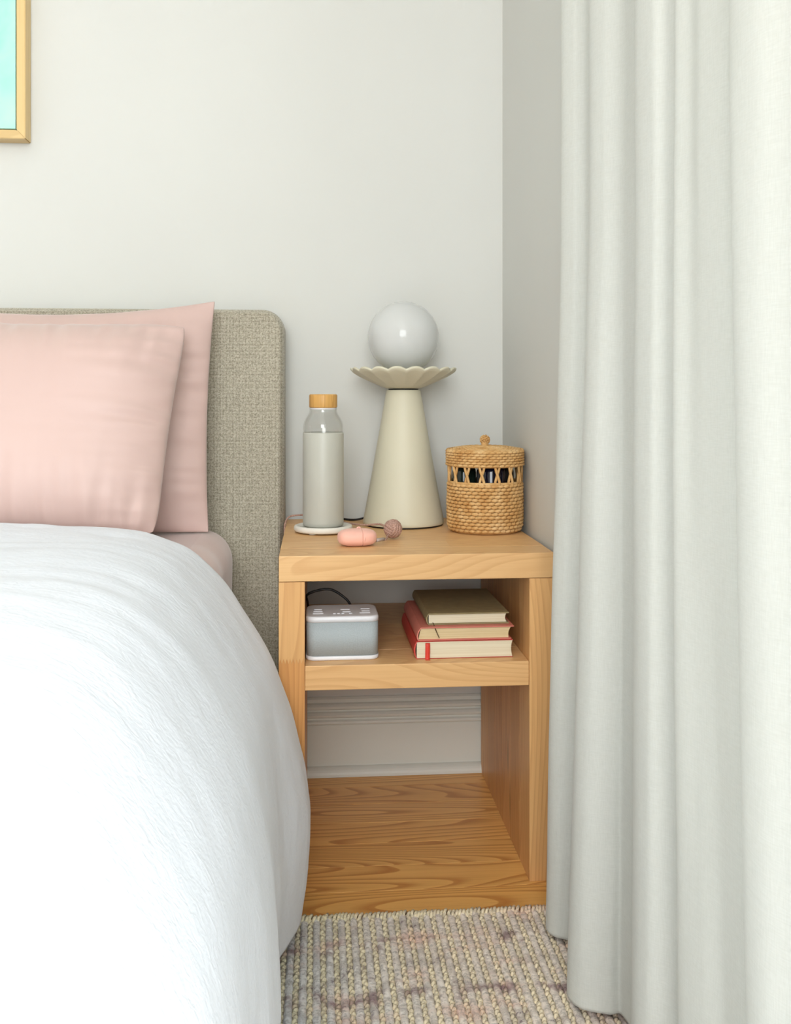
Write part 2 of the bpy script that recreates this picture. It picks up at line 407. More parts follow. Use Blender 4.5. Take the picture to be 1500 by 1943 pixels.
# ------------------------------------------------------------------ the room
WY, WX = 2.055, 0.400            # back wall plane, right wall plane
LX, FY, CEIL = -3.20, -1.90, 2.55
def wall_with_hole(name, axis, plane, thick, a0, a1, hole):
    """wall slab normal to axis; hole = (b0,b1,z0,z1) or None"""
    bm = bmesh.new()
    def put(p0, p1, z0, z1):
        lo, hi = sorted((plane, plane+thick))
        if axis == 'x': bm_box(bm, lo, hi, p0, p1, z0, z1)
        else: bm_box(bm, p0, p1, lo, hi, z0, z1)
    if hole is None: put(a0, a1, 0, CEIL)
    else:
        b0, b1, z0, z1 = hole
        put(a0, b0, 0, CEIL); put(b1, a1, 0, CEIL); put(b0, b1, 0, z0); put(b0, b1, z1, CEIL)
    return struct(from_bm(name, bm, M['wall']))
wall_with_hole('wall_back', 'y', WY, 0.12, LX, WX, None)
wall_with_hole('wall_right', 'x', WX, 0.12, FY-0.12, WY+0.12, (-1.12, 0.97, 0.12, 2.2))
wall_with_hole('wall_left', 'x', LX, -0.12, FY-0.12, WY+0.12, None)
wall_with_hole('wall_front', 'y', FY, -0.12, LX, WX, (-0.96, 0.36, 0.80, 2.36))
struct(box('ceiling', LX-0.12, WX+0.12, FY-0.12, WY+0.12, CEIL, CEIL+0.1, M['ceiling']))
fl = struct(box('floor', LX-0.12, WX+0.12, FY-0.12, WY+0.12, -0.08, -0.016, simple('subfloor', srgb(120, 90, 60), 0.8), centre=False))
# floorboards run along the back wall
pw = 0.0832; y = WY; k = 0
pm_bm = bmesh.new(); bm_box(pm_bm, -1.9, 1.9, -pw/2+0.0004, pw/2-0.0004, -0.016, 0.0)
bmesh.ops.bevel(pm_bm, geom=[e for e in pm_bm.edges if all(v.co.z > -0.001 for v in e.verts)], offset=0.0003, segments=1, affect='EDGES')
proto = from_bm('plank', pm_bm, M['floor'], fl); first = True
while y > FY:
    o = proto if first else proto.copy()
    if not first: C.objects.link(o)
    first = False
    # short boards end at staggered joints outside the part of the floor in view
    o.location = ((LX+WX)/2, y-pw/2, 0); y -= pw; k += 1
# moulded baseboard on the back wall
bb = empty('baseboard_back', (0, WY, 0)); struct(bb)
def profile_x(name, prof, x0, x1, parent, mat):
    n = len(prof); v = [(x, p[0], p[1]) for x in (x0, x1) for p in prof]
    f = [tuple(range(n)), tuple(range(2*n-1, n-1, -1))] + [(i, i+1, n+i+1, n+i) for i in range(n-1)] + [(n-1, 0, n, 2*n-1)]
    return from_py(name, v, f, mat, parent)
XR = WX-0.0002
profile_x('baseboard_plank', [(0, 0.0), (-0.016, 0.0), (-0.016, 0.104), (-0.0145, 0.1055), (0, 0.1055)], LX, XR, bb, M['trim'])
cap = [(0, 0.106), (-0.019, 0.106), (-0.0205, 0.109), (-0.020, 0.113), (-0.015, 0.116), (-0.015, 0.119), (-0.019, 0.122), (-0.0195, 0.126),
       (-0.016, 0.130), (-0.0115, 0.132), (-0.0115, 0.135), (-0.0155, 0.138), (-0.016, 0.143), (-0.012, 0.147), (-0.007, 0.149), (-0.007, 0.156), (-0.003, 0.160), (0, 0.160)]
profile_x('cap_moulding', cap, LX, XR, bb, M['trim'])
profile_x('shoe_moulding', [(-0.016, 0.0005)]+[(-0.016-0.016*math.cos(a*PI/12), 0.0005+0.019*math.sin(a*PI/12)) for a in range(7)], LX, XR, bb, M['trim'])
# windows: white frame, sill and panes
def window(name, axis, plane, b0, b1, z0, z1, t=0.05):
    w = struct(empty(name, (0, 0, 0)))
    def bx(nm, p0, p1, q0, q1, mat, d0=-0.03, d1=0.03):
        if axis == 'y': return box(nm, p0, p1, plane+d0, plane+d1, q0, q1, mat, w)
        return box(nm, plane+d0, plane+d1, p0, p1, q0, q1, mat, w)
    mid = (b0+b1)/2
    bx('window_frame', b0, b0+t, z0, z1, M['trim']); bx('window_frame', b1-t, b1, z0, z1, M['trim'])
    bx('window_frame', b0+t, b1-t, z0, z0+t, M['trim']); bx('window_frame', b0+t, b1-t, z1-t, z1, M['trim'])
    bx('mullion', mid-t/2, mid+t/2, z0+t, z1-t, M['trim'])
    bx('pane', b0+t, mid-t/2, z0+t, z1-t, M['pane'], -0.003, 0.003); bx('pane', mid+t/2, b1-t, z0+t, z1-t, M['pane'], -0.003, 0.003)
    return w
window('window_1', 'y', FY-0.08, -0.96, 0.36, 0.80, 2.36)
window('window_2', 'x', WX+0.06, -1.12, 0.97, 0.12, 2.2)

# ------------------------------------------------------------------ nightstand
NX0, NX1, NYF, NYB, NZ, TT, PW = -0.0592, 0.3908, 1.5647, 2.032, 0.5394, 0.0414, 0.0415
SZ, ST = 0.3615, 0.0398
ns = tag(empty('nightstand', ((NX0+NX1)/2, (NYF+NYB)/2, 0)), 'open honey-coloured solid wood nightstand with one shelf beside the bed', 'nightstand')
ox, oy = ns.location.x, ns.location.y
def nsbox(name, x0, x1, y0, y1, z0, z1, mat, bev=0.0012):
    return box(name, x0-ox, x1-ox, y0-oy, y1-oy, z0, z1, mat, ns, bev)
def finger_split(name, x0, x1, y0, y1, z0, z1, at, mats, n=8, h=0.008):
    """a stave of two lengths glued end to end with a finger joint"""
    def zig(lo, hi, base):
        pts = []
        for i in range(2*n+1): pts.append((lo+(hi-lo)*i/(2*n), base+(h if i % 2 else 0)))
        return pts
    zz = zig(x0, x1, at)                               # stave stands upright, outline in x/z
    a = [(x0, z0), (x1, z0)] + [(p, q-0.0002) for p, q in reversed(zz)]
    b = [(p, q+0.0002) for p, q in zz] + [(x1, z1), (x0, z1)]
    for poly, mt_ in zip((a, b), mats): extrude_poly(name, [(p-ox, q) for p, q in poly], 'y', y0-oy, y1-oy, mt_, ns)
nst = 6; sd = (NYB-NYF)/nst
for i in range(nst):
    y0, y1 = NYF+i*sd+0.0001, NYF+(i+1)*sd-0.0001
    if i == 0: nsbox('top_stave', NX0, NX1, y0, y1, NZ-TT, NZ, M['ns_x'], 0.0015)
    elif i in (1, 3):
        cut = NX0+(0.29 if i == 1 else 0.13)
        nsbox('top_stave', NX0, cut-0.0001, y0, y1, NZ-TT, NZ, M['ns_x'], 0.0004); nsbox('top_stave', cut+0.0001, NX1, y0, y1, NZ-TT, NZ, M['ns_x'], 0.0004)
    else: nsbox('top_stave', NX0, NX1, y0, y1, NZ-TT, NZ, M['ns_x'], 0.0004)
    for s in (0, 1):
        a0, a1 = (NX0, NX0+PW) if s == 0 else (NX1-PW, NX1)
        mt = M['ns_z'] if i == 0 else M['ns_zk']
        if i == 0 and s == 0: finger_split('side_stave', a0, a1, y0, y1, 0.0, NZ-TT-0.0006, 0.366, (M['ns_z2'], mt))
        else: nsbox('side_stave', a0, a1, y0, y1, 0.0, NZ-TT-0.0006, mt, 0.0010)
nsh = 5; sd = (NYB-NYF-0.004)/nsh
for i in range(nsh):
    y0, y1 = NYF+0.002+i*sd+0.0001, NYF+0.002+(i+1)*sd-0.0001
    nsbox('shelf_stave', NX0+PW+0.0004, NX1-PW-0.0004, y0, y1, SZ-ST, SZ, M['ns_x'], 0.0012 if i == 0 else 0.0004)

# ------------------------------------------------------------------ bed
HX1, HYF, HYB, HZ = -0.0625, 1.945, 2.034, 0.972
bed = tag(empty('bed', (-0.9, 1.0, 0)), 'bed with taupe tweed upholstered headboard against the white wall', 'bed')
bx_, by_ = bed.location.x, bed.location.y
def headboard():
    x0, x1 = -1.74, HX1; z0 = 0.06; r = 0.045
    def outline(ins):
        pts = []
        for cx, cz, a0 in ((x1-r, HZ-r, 0), (x0+r, HZ-r, PI/2)):
            for i in range(13):
                a = a0+i/12*PI/2; pts.append((cx+(r-ins)*math.cos(a), cz+(r-ins)*math.sin(a)))
        pts += [(x0+ins, z0), (x1-ins, z0)]
        return pts
    rings = []
    for ins, yy in ((0.016, HYF+0.004), (0.012, HYF+0.002), (0.0095, HYF+0.0045), (0.006, HYF+0.007), (0.0015, HYF+0.02), (0.0, HYF+0.04), (0.0, HYB-0.012), (0.004, HYB-0.003), (0.012, HYB)):
        rings.append([(p[0]-bx_, yy-by_, p[1]) for p in outline(ins)])
    o = loft('headboard', rings, M['tweed'], bed, True)
    seam = [(p[0]-bx_, HYF+0.0035-by_, p[1]) for p in outline(0.0100)[:26]]
    seam = [(HX1-0.0100-bx_, HYF+0.0035-by_, 0.08)] + seam + [(x0+0.0100-bx_, HYF+0.0035-by_, 0.08)]
    tube('piping', seam, 0.0022, M['tweed'], o, 6)
headboard()
box('side_rail', -0.150-bx_, -0.125-bx_, -0.05-by_, 1.94-by_, 0.14, 0.30, M['tweed'], bed, 0.006)
box('side_rail', -1.665-bx_, -1.64-bx_, -0.05-by_, 1.94-by_, 0.14, 0.30, M['tweed'], bed, 0.006)
box('foot_rail', -1.665-bx_, -0.125-bx_, -0.075-by_, -0.05-by_, 0.14, 0.30, M['tweed'], bed, 0.006)
box('slat_base', -1.64-bx_, -0.150-bx_, -0.05-by_, 1.94-by_, 0.20, 0.262, M['dark_wood'], bed)
for lx in (-1.62, -0.18):
    for ly in (0.0, 1.8): box('leg', lx-0.03-bx_, lx+0.03-bx_, ly-0.03-by_, ly+0.03-by_, 0.0115 if ly < 1 else 0.0, 0.20, M['dark_wood'], bed, 0.004)

MX0, MX1, MY0, MY1, MZ0, MZ1 = -1.63, -0.158, -0.04, 1.935, 0.264, 0.538
mat_e = tag(empty('mattress', (0, 0, 0)), 'mattress in a blush pink fitted sheet, showing below the pillows', 'mattress')
box('mattress_core', MX0+0.015, MX1-0.015, MY0+0.015, MY1-0.015, MZ0, MZ1-0.02, M['mattress'], mat_e, 0.06, 4, True)
def fitted_sheet():
    # a shell over the mattress: rings from the tuck-in up the side and over the rounded top edge
    rr = 0.055; prof = [(0, MZ0+0.02), (0.001, MZ0+0.10), (0.0, MZ1-rr)]
    for i in range(1, 9):
        a = i/8*PI/2; prof.append((rr-rr*math.cos(a), MZ1-rr+rr*math.sin(a)))
    rings = []
    N = 220
    for ins, z in prof:
        ring = []
        x0, x1, y0, y1 = MX0+ins, MX1-ins, MY0+ins, MY1-ins
        rc = max(0.06-ins, 0.012)
        base = rounded_prism_verts(x1-x0, y1-y0, rc, 8)
        # resample evenly
        L = [0]
        m = len(base)
        for i in range(m):
            a, b = base[i], base[(i+1) % m]; L.append(L[-1]+math.hypot(b[0]-a[0], b[1]-a[1]))
        for j in range(N):
            t = L[-1]*j/N; i = max(q for q in range(m) if L[q] <= t); a, b = base[i], base[(i+1) % m]
            w = (t-L[i])/max(1e-9, L[i+1]-L[i]); px, py = a[0]+(b[0]-a[0])*w+(x0+x1)/2, a[1]+(b[1]-a[1])*w+(y0+y1)/2
            n = noise.noise(Vector((px*16, py*16, z*9)))*0.004
            ring.append((px+n*0.6, py, z+n))
        rings.append(ring)
    o = loft('fitted_sheet', rings, M['pink'], mat_e, True, cap=False)
    me = o.data; bm = bmesh.new(); bm.from_mesh(me); bm.verts.ensure_lookup_table()
    last = [bm.verts[(len(prof)-1)*N+j] for j in range(N)]; bm.faces.new(last)
    bmesh.ops.recalc_face_normals(bm, faces=bm.faces); bm.to_mesh(me); bm.free()
    o['label'] = 'blush pink fitted sheet'; return o
fitted_sheet()

def pillow(name, corners, bow, thick, label, seed, edge=0.012, wr=1.0, soft_corner=0.0):
    """corners: TL, TR, BR, BL in world space; bow: inward bow of top,right,bottom,left edges (m)"""
    TL, TR, BR, BL = [Vector(c) for c in corners]; N = 64
    nrm = (TR-TL).cross(BL-TL).normalized()            # towards the room or the wall
    if nrm.y > 0: nrm = -nrm
    cen = (TL+TR+BR+BL)/4
    xa = ((TR-TL)+(BR-BL)).normalized(); ya = ((TL-BL)+(TR-BR)).normalized()
    verts = []; idx = {}; faces = []
    def pos(i, j, side):
        s, t = i/N, j/N                                # s 0..1 left-right, t 0..1 bottom-top
        p = (BL*(1-s)+BR*s)*(1-t) + (TL*(1-s)+TR*s)*t
        b4 = lambda q: 4*q*(1-q)
        p = p - ya*bow[0]*b4(s)*t**3 + ya*bow[2]*b4(s)*(1-t)**3 - xa*bow[1]*b4(t)*s**3 + xa*bow[3]*b4(t)*(1-s)**3
        q4 = (abs(2*s-1)*abs(2*t-1))**7*soft_corner
        p = p - xa*q4*(1 if s > 0.5 else -1) - ya*q4*(1 if t > 0.5 else -1)
        e = (1-abs(2*s-1)**2.6)*(1-abs(2*t-1)**2.6)
        h = thick*max(e, 0)**0.62
        P = Vector((p.x*9+seed, p.y*9, p.z*9))
        ds, dt = min(s, 1-s), min(t, 1-t); edgew = math.exp(-min(ds, dt)*9)
        fold = noise.noise(Vector((s*26+seed*3, t*3, seed)))*math.exp(-dt*8) + noise.noise(Vector((s*3, t*24+seed, seed*2)))*math.exp(-ds*8)
        soft = noise.noise(P*0.7)*0.010*(1-edgew)
        h2 = max(h + (soft + wr*fold*0.014)*min(1, h/0.03), 0.0015)
        return p + nrm*h2*(1 if side > 0 else -0.62)
    for side in (1, -1):
        for i in range(N+1):
            for j in range(N+1):
                border = i in (0, N) or j in (0, N)
                key = (i, j, 0 if border else side)
                if key not in idx:
                    idx[key] = len(verts); verts.append(pos(i, j, side) - cen)
    def g(i, j, side): return idx[(i, j, 0 if (i in (0, N) or j in (0, N)) else side)]
    for side in (1, -1):
        for i in range(N):
            for j in range(N): faces.append((g(i, j, side), g(i+1, j, side), g(i+1, j+1, side), g(i, j+1, side)))
    o = from_py(name, verts, faces, M['pink'], None, True); o.location = cen
    md = o.modifiers.new('soft', 'SUBSURF'); md.levels = 1; md.render_levels = 1
    return tag(o, label, 'pillow', 'pink pillows against the headboard')
pillow('pillow', (Pt(-190, 572, 1.90), Pt(411, 569, 1.895), Pt(399, 1012, 1.83), Pt(-190, 1016, 1.83)), (0.026, 0.009, 0.0, 0.02), 0.062,
       'blush pink pillow leaning against the headboard, behind another pillow', 2.3)
pillow('pillow', (Pt(-230, 600, 1.80), Pt(362, 612, 1.80), Pt(302, 1022, 1.665), Pt(-240, 1026, 1.665)), (0.010, 0.008, 0.0, 0.02), 0.082,
       'blush pink pillow in front of the other one, its foot tucked behind the duvet', 5.1, soft_corner=0.010, wr=1.3)

# duvet: section (X, Z) swept along the bed, hanging over the right side
def duvet():
    sec = [(-1.72, 0.10), (-1.74, 0.25), (-1.70, 0.42), (-1.62, 0.54), (-1.50, 0.588), (-1.2, 0.60), (-0.9, 0.602), (-0.65, 0.600), (-0.50, 0.595), (-0.38, 0.590), (-0.286, 0.582),
           (-0.217, 0.562), (-0.173, 0.530), (-0.134, 0.484), (-0.084, 0.408), (-0.058, 0.350), (-0.032, 0.275), (-0.013, 0.185), (-0.016, 0.11), (-0.026, 0.045)]
    S = catmull([(a, 0, b) for a, b in sec], 9)
    ns_ = len(S); y0, y1, ny = -0.25, 1.60, 190
    verts = []; faces = []
    def sm(a, b, x): t = max(0, min(1, (x-a)/(b-a))); return t*t*(3-2*t)
    for j in range(ny+1):
        t = j/ny; Y = y0 + (y1-y0)*t
        for i, p in enumerate(S):
            X, Z = p.x, p.z; q = i/(ns_-1)
            side = sm(0.45, 0.15, Z) if X > -0.5 else 0
            # hanging side moves in and out along the bed
            X += side*(-0.041*sm(1.50, 1.30, Y) + 0.005*math.sin(Y*19+1.0)*sm(1.40, 1.25, Y))
            Yp = Y - side*0.030
            if X > -0.5: Yp -= sm(-0.30, -0.15, X)*0.012 + sm(-0.16, -0.075, X)*0.030
            nz = noise.noise(Vector((X*3.1, Y*3.6, 1.7)))*0.010 + noise.noise(Vector((X*7, Y*16, 4.2)))*0.0035 + noise.noise(Vector((X*22, Y*34, 9.2+Z*20)))*0.0018
            edge = sm(0.06, 0.0, (y1-Y))               # rolled end towards the pillows
            Zp = Z + nz - 0.030*edge**2*(1-side)
            Xp = X + (nz*0.9 + 0.0)*side - 0.014*edge**2*side
            if Z < 0.12: Zp += 0.008*math.sin(Y*11)
            verts.append((Xp, Yp, Zp))
    for j in range(ny):
        for i in range(ns_-1):
            a = j*ns_+i; faces.append((a, a+1, a+ns_+1, a+ns_))
    o = from_py('duvet', verts, faces, M['duvet'], None, True, recalc=False)
    so = o.modifiers.new('thickness', 'SOLIDIFY'); so.thickness = 0.022; so.offset = -0.2
    return tag(o, 'thick white crinkled duvet spread over the bed and hanging down its side', 'duvet')
duvet()

# ------------------------------------------------------------------ curtain
def curtain():
    D = [ # (bottom point, top point) as (u, Y) image column + distance, or ('x', X, Y)
        (('x', .388, 1.47), ('x', .390, 1.46)), (('x', .355, 1.435), ('x', .374, 1.432)), ((1035, 1.400), (1065, 1.400)), ((1050, 1.375), (1086, 1.372)),
        (('x', .378, 1.352), ('x', .386, 1.355)), (('x', .374, 1.30), ('x', .384, 1.30)), ((1076, 1.25), (1119, 1.250)), ((1097, 1.213), (1142, 1.213)), ((1152, 1.197), (1178, 1.190)),
        ((1185, 1.192), (1198, 1.165)), (('x', .386, 1.12), ('x', .386, 1.10)), ((1197, 1.03), (1207, 1.05)), ((1220, .985), (1236, 1.005)),
        ((1278, .960), (1266, .990)), (('x', .368, .925), ('x', .372, .955)), ((1290, .895), (1280, .930)), ((1335, .850), (1312, .902)), ((1385, .825), (1330, .868)),
        (('x', .362, .792), ('x', .358, .835)), (('x', .362, .755), ('x', .366, .795)), ((1432, .715), (1386, .760)), ((1462, .680), (1428, .712)),
        (('x', .345, .648), ('x', .348, .672)), (('x', .368, .61), ('x', .368, .62)), (('x', .315, .55), ('x', .320, .56)), (('x', .368, .48), ('x', .368, .48)),
        (('x', .310, .41), ('x', .315, .41)), (('x', .368, .34), ('x', .368, .34)), (('x', .32, .27), ('x', .32, .27)), (('x', .37, .20), ('x', .37, .20))]
    def pt(d):
        if d[0] == 'x': return (min(d[1], 0.386), d[2], 0)
        return (min(Xat(d[0], d[1]), 0.386), d[1], 0)
    B = catmull([pt(b) for b, t in D], 12); T = catmull([pt(t) for b, t in D], 12)
    n = len(B); zs = [0.016, 0.020, 0.026] + [0.026+(2.45-0.026)*k/70 for k in range(1, 71)]
    verts = []; faces = []
    for z in zs:
        w = max(0, min(1, z/1.02)); w = w*w*(3-2*w)*0.25 + w*0.75
        for i in range(n):
            p = B[i]*(1-w) + T[i]*w
            d = noise.noise(Vector((p.y*7, z*1.6, 3.1)))*0.004 + noise.noise(Vector((p.y*30, z*5, 8.1)))*0.0012
            verts.append((min(p.x+d, 0.392), p.y+d*0.5, z))
    for k in range(len(zs)-1):
        for i in range(n-1):
            a = k*n+i; faces.append((a, a+1, a+n+1, a+n))
    o = from_py('curtain', verts, faces, M['linen'], None, True, recalc=False)
    so = o.modifiers.new('thickness', 'SOLIDIFY'); so.thickness = 0.0022; so.offset = 0
    return tag(o, 'floor-length white linen curtain hanging in soft folds along the side wall', 'curtain')
curtain()

# ------------------------------------------------------------------ rug
def rug():
    x0, x1, y0, y1 = -1.05, 0.396, -0.70, 1.470
    r = tag(empty('rug', (0, y1, 0)), 'faded pink and grey handwoven rug on the wooden floor', 'rug')
    box('backing', x0, x1, y0-y1, -0.004, 0.0006, 0.0045, M['rug_base'], r)
    L = y1-y0; per = 0.0185
    def cord():                                        # column of small knots
        bm = bmesh.new(); step = 0.0078; nk = int(L/step)
        for i in range(nk):
            yc = -i*step-step*0.5; skew = 0.0012*(1 if i % 2 else -1)+random.uniform(-.0005, .0005); hh = 0.0044+random.uniform(-.0006, .0008)
            rings = []
            for q in range(5):
                a = -PI/2+PI*q/4; yy = yc+step*0.52*math.sin(a); c = math.cos(a)*0.85+0.15
                rings.append([bm.verts.new((skew*0.6+0.0038*c*math.cos(PI*m_/5), yy+0.0012*math.cos(PI*m_/5), 0.0045+hh*c*math.sin(PI*m_/5))) for m_ in range(6)])
            for q in range(4):
                for m_ in range(5): bm.faces.new((rings[q][m_], rings[q][m_+1], rings[q+1][m_+1], rings[q+1][m_]))
        return from_bm('knotted_cord', bm, M['rug_cord'], r, True)
    def strip():                                       # flat puckered cloth strip
        bm = bmesh.new(); nk = int(L/0.006); prev = None
        for i in range(nk+1):
            yy = -L*i/nk; w = 0.0054+random.uniform(-.0007, .0007); h = 0.0034+random.uniform(-.0012, .0014)
            ring = [bm.verts.new((sx*w, yy+random.uniform(-.0008, .0008), 0.0045+h*hz)) for sx, hz in ((-1, 0), (-.75, .75), (-.25, 1), (.3, .95), (.78, .7), (1, 0))]
            if prev:
                for m_ in range(5): bm.faces.new((prev[m_], prev[m_+1], ring[m_+1], ring[m_]))
            prev = ring
        return from_bm('cloth_strip', bm, M['rug_strip'], r, True)
    cs = [cord() for _ in range(3)]; ss = [strip() for _ in range(3)]
    used = set(); k = 0; x = x0+0.006
    while x < x1-0.012:
        for src, dx in ((cs[k % 3], 0.0), (ss[k % 3], 0.0093)):
            o = src if src not in used else src.copy()
            if src in used: C.objects.link(o)
            used.add(src); o.location = (x+dx, random.uniform(-.004, .001), 0)
        k += 1; x += per
    # bound edge: row of stitched loops along the far side
    bm = bmesh.new(); x = x0
    while x < x1:
        w = random.uniform(.006, .010); d = random.uniform(-.002, .003)
        bm_tube(bm, [(x, -0.009, 0.005), (x+w*.2, -0.004+d, 0.0095), (x+w*.5, 0.002+d, 0.0085), (x+w*.6, 0.005+d, 0.0032)], 0.0026, 6)
        x += w*0.72
    o = from_bm('bound_edge', bm, M['rug_cord'], r, True); o['kind'] = 'stuff'
    return r
rug()

# ------------------------------------------------------------------ lamp
def lamp():
    Y = 1.935; X = Xat(765, Y)
    L = tag(empty('table_lamp', (X, Y, NZ)), 'cream cone table lamp with scalloped dish and white glass globe on the nightstand', 'lamp')
    h = 0.2695
    lathe('foot_pad', [(0.0, 0.0), (0.078, 0.0), (0.0785, 0.0028), (0.0, 0.0028)], M['black_rubber'], L, 64)
    prof = [(0.0, 0.003), (0.0800, 0.003), (0.0810, 0.0045), (0.0806, 0.010)]
    for i in range(1, 24): t = i/24; prof.append((0.0806+(0.0345-0.0806)*(t**0.96), 0.010+(h-0.012)*t))
    prof += [(0.0340, h-0.001), (0.0325, h), (0.0, h)]
    lathe('cone_base', prof, M['white_ceramic'], L, 96)
    lathe('collar', [(0.0, h), (0.030, h), (0.030, h+0.0022), (0.0, h+0.0022)], M['black_rubber'], L, 48)
    # scalloped dish
    z0 = h+0.0024; out = [(0.0, 0), (0.020, 0.0), (0.034, 0.0008), (0.046, 0.0050), (0.060, 0.0115), (0.074, 0.0185), (0.088, 0.0260), (0.098, 0.0325), (0.1045, 0.0375)]
    inn = [(r-0.0012, z+0.0046) for r, z in out[::-1]]
    prof = [(r, z0+z) for r, z in out] + [(0.1050, z0+0.0405)] + [(max(r, 0), z0+z) for r, z in inn]
    prof[-1] = (0.0, prof[-1][1])
    nl = 18
    def wgt(k): r = prof[k][0]; return max(0, (r-0.040)/0.065)**1.6
    sc = lambda a: abs(math.cos(nl*a/2+0.3))**0.75 - 0.55
    lathe('scalloped_dish', prof, M['white_ceramic'], L, 288, zfun=lambda k, a: 0.0062*wgt(k)*sc(a)-0.0022*wgt(k), rfun=lambda k, a: 0.0042*wgt(k)*sc(a))
    R = 0.0715; zc = Zat(640, X, Y)-NZ; prof = []
    for i in range(41):
        a = -PI/2+PI*i/40; prof.append((max(0, R*math.cos(a)), zc+R*math.sin(a)))
    lathe('globe_shade', prof, M['opal'], L, 72)
    lathe('lamp_holder', [(0.0, z0+0.005), (0.024, z0+0.005), (0.024, zc-R+0.008), (0.0, zc-R+0.008)], M['white_plastic'], L, 40)
    cz = 0.0045
    pts = [(-0.070, 0.045, cz+0.006), (-0.082, 0.052, cz+0.001), (-0.098, 0.058, cz-0.002), (-0.115, 0.072, cz-0.0022), (-0.128, 0.0955, cz-0.003), (-0.133, 0.1070, cz-0.014), (-0.135, 0.1085, -0.034)]
    tube('power_cord', catmull(pts, 6), 0.0022, M['black_rubber'], L, 8)
lamp()

# ------------------------------------------------------------------ coaster and bottle
BY = 1.838; BX = Xat(613, BY)
def coaster():
    c = tag(empty('coaster', (BX, BY, NZ)), 'round cream stone coaster under the glass bottle', 'coaster')
    lathe('disc', [(0, 0.0022), (0.049, 0.0022), (0.0533, 0.0032), (0.0552, 0.0060), (0.0552, 0.0105), (0.0540, 0.0128), (0.0510, 0.0138), (0.0480, 0.0134), (0.0465, 0.0112), (0, 0.0112)], M['coaster'], c, 80)
    for k in range(4):
        a = PI/4+k*PI/2+0.25
        f = lathe('foot', [(0, 0), (0.006, 0), (0.006, 0.003), (0, 0.003)], M['coaster'], c, 16); f.location = (0.040*math.cos(a), 0.040*math.sin(a), 0)
coaster()
def bottle():
    z0 = NZ+0.0114; b = tag(empty('water_bottle', (BX, BY, z0)), 'glass water bottle with frosted white sleeve and bamboo screw lid', 'bottle')
    zz = lambda v: Zat(v, BX, BY)-z0
    zs, zl, zt = zz(819), zz(774), zz(748)
    R = 0.0375
    # clear glass: outer and inner wall
    out = [(0.0, 0.0025), (0.030, 0.0025), (R-0.003, 0.004), (R-0.0016, 0.010), (R-0.0016, zs-0.004), (R, zs+0.002), (R+0.0002, zs+0.010), (R-0.001, zs+0.017), (R-0.0045, zs+0.025), (R-0.0085, zs+0.031), (R-0.0108, zs+0.035), (0.0258, zl-0.0065), (0.0258, zl+0.014)]
    inn = [(r-0.0022 if r > 0.003 else 0, z if i > 2 else z+0.004) for i, (r, z) in enumerate(out)][::-1]
    lathe('glass_body', out+inn, M['glass'], b, 64)
    sl = [(0.0, 0.0), (R-0.003, 0.0), (R+0.0005, 0.0035), (R+0.0010, 0.010), (R+0.0010, zs-0.004), (R+0.0004, zs-0.001), (R-0.0008, zs-0.001), (R-0.0012, zs-0.005), (R-0.0012, 0.010), (R-0.003, 0.0022), (0.0, 0.0022)]
    lathe('frosted_sleeve', sl, M['frosted'], b, 64)
    c = lathe('bamboo_lid', [(0, zl), (0.0235, zl), (0.0258, zl+0.0008), (0.0265, zl+0.0028), (0.0265, zt-0.0026), (0.0256, zt-0.0006), (0.024, zt), (0, zt)], M['bamboo'], b, 48)
    lathe('lid_seal', [(0, zl-0.003), (0.0250, zl-0.003), (0.0250, zl), (0, zl)], M['white_plastic'], b, 40)
    for p in c.data.polygons: p.use_smooth = True
    w = [(0.0, 0.0078), (R-0.0052, 0.0078), (R-0.0042, 0.012), (R-0.0042, zz(915)), (0.0, zz(915))]
    lathe('water', w, M['glass'], b, 48)
bottle()

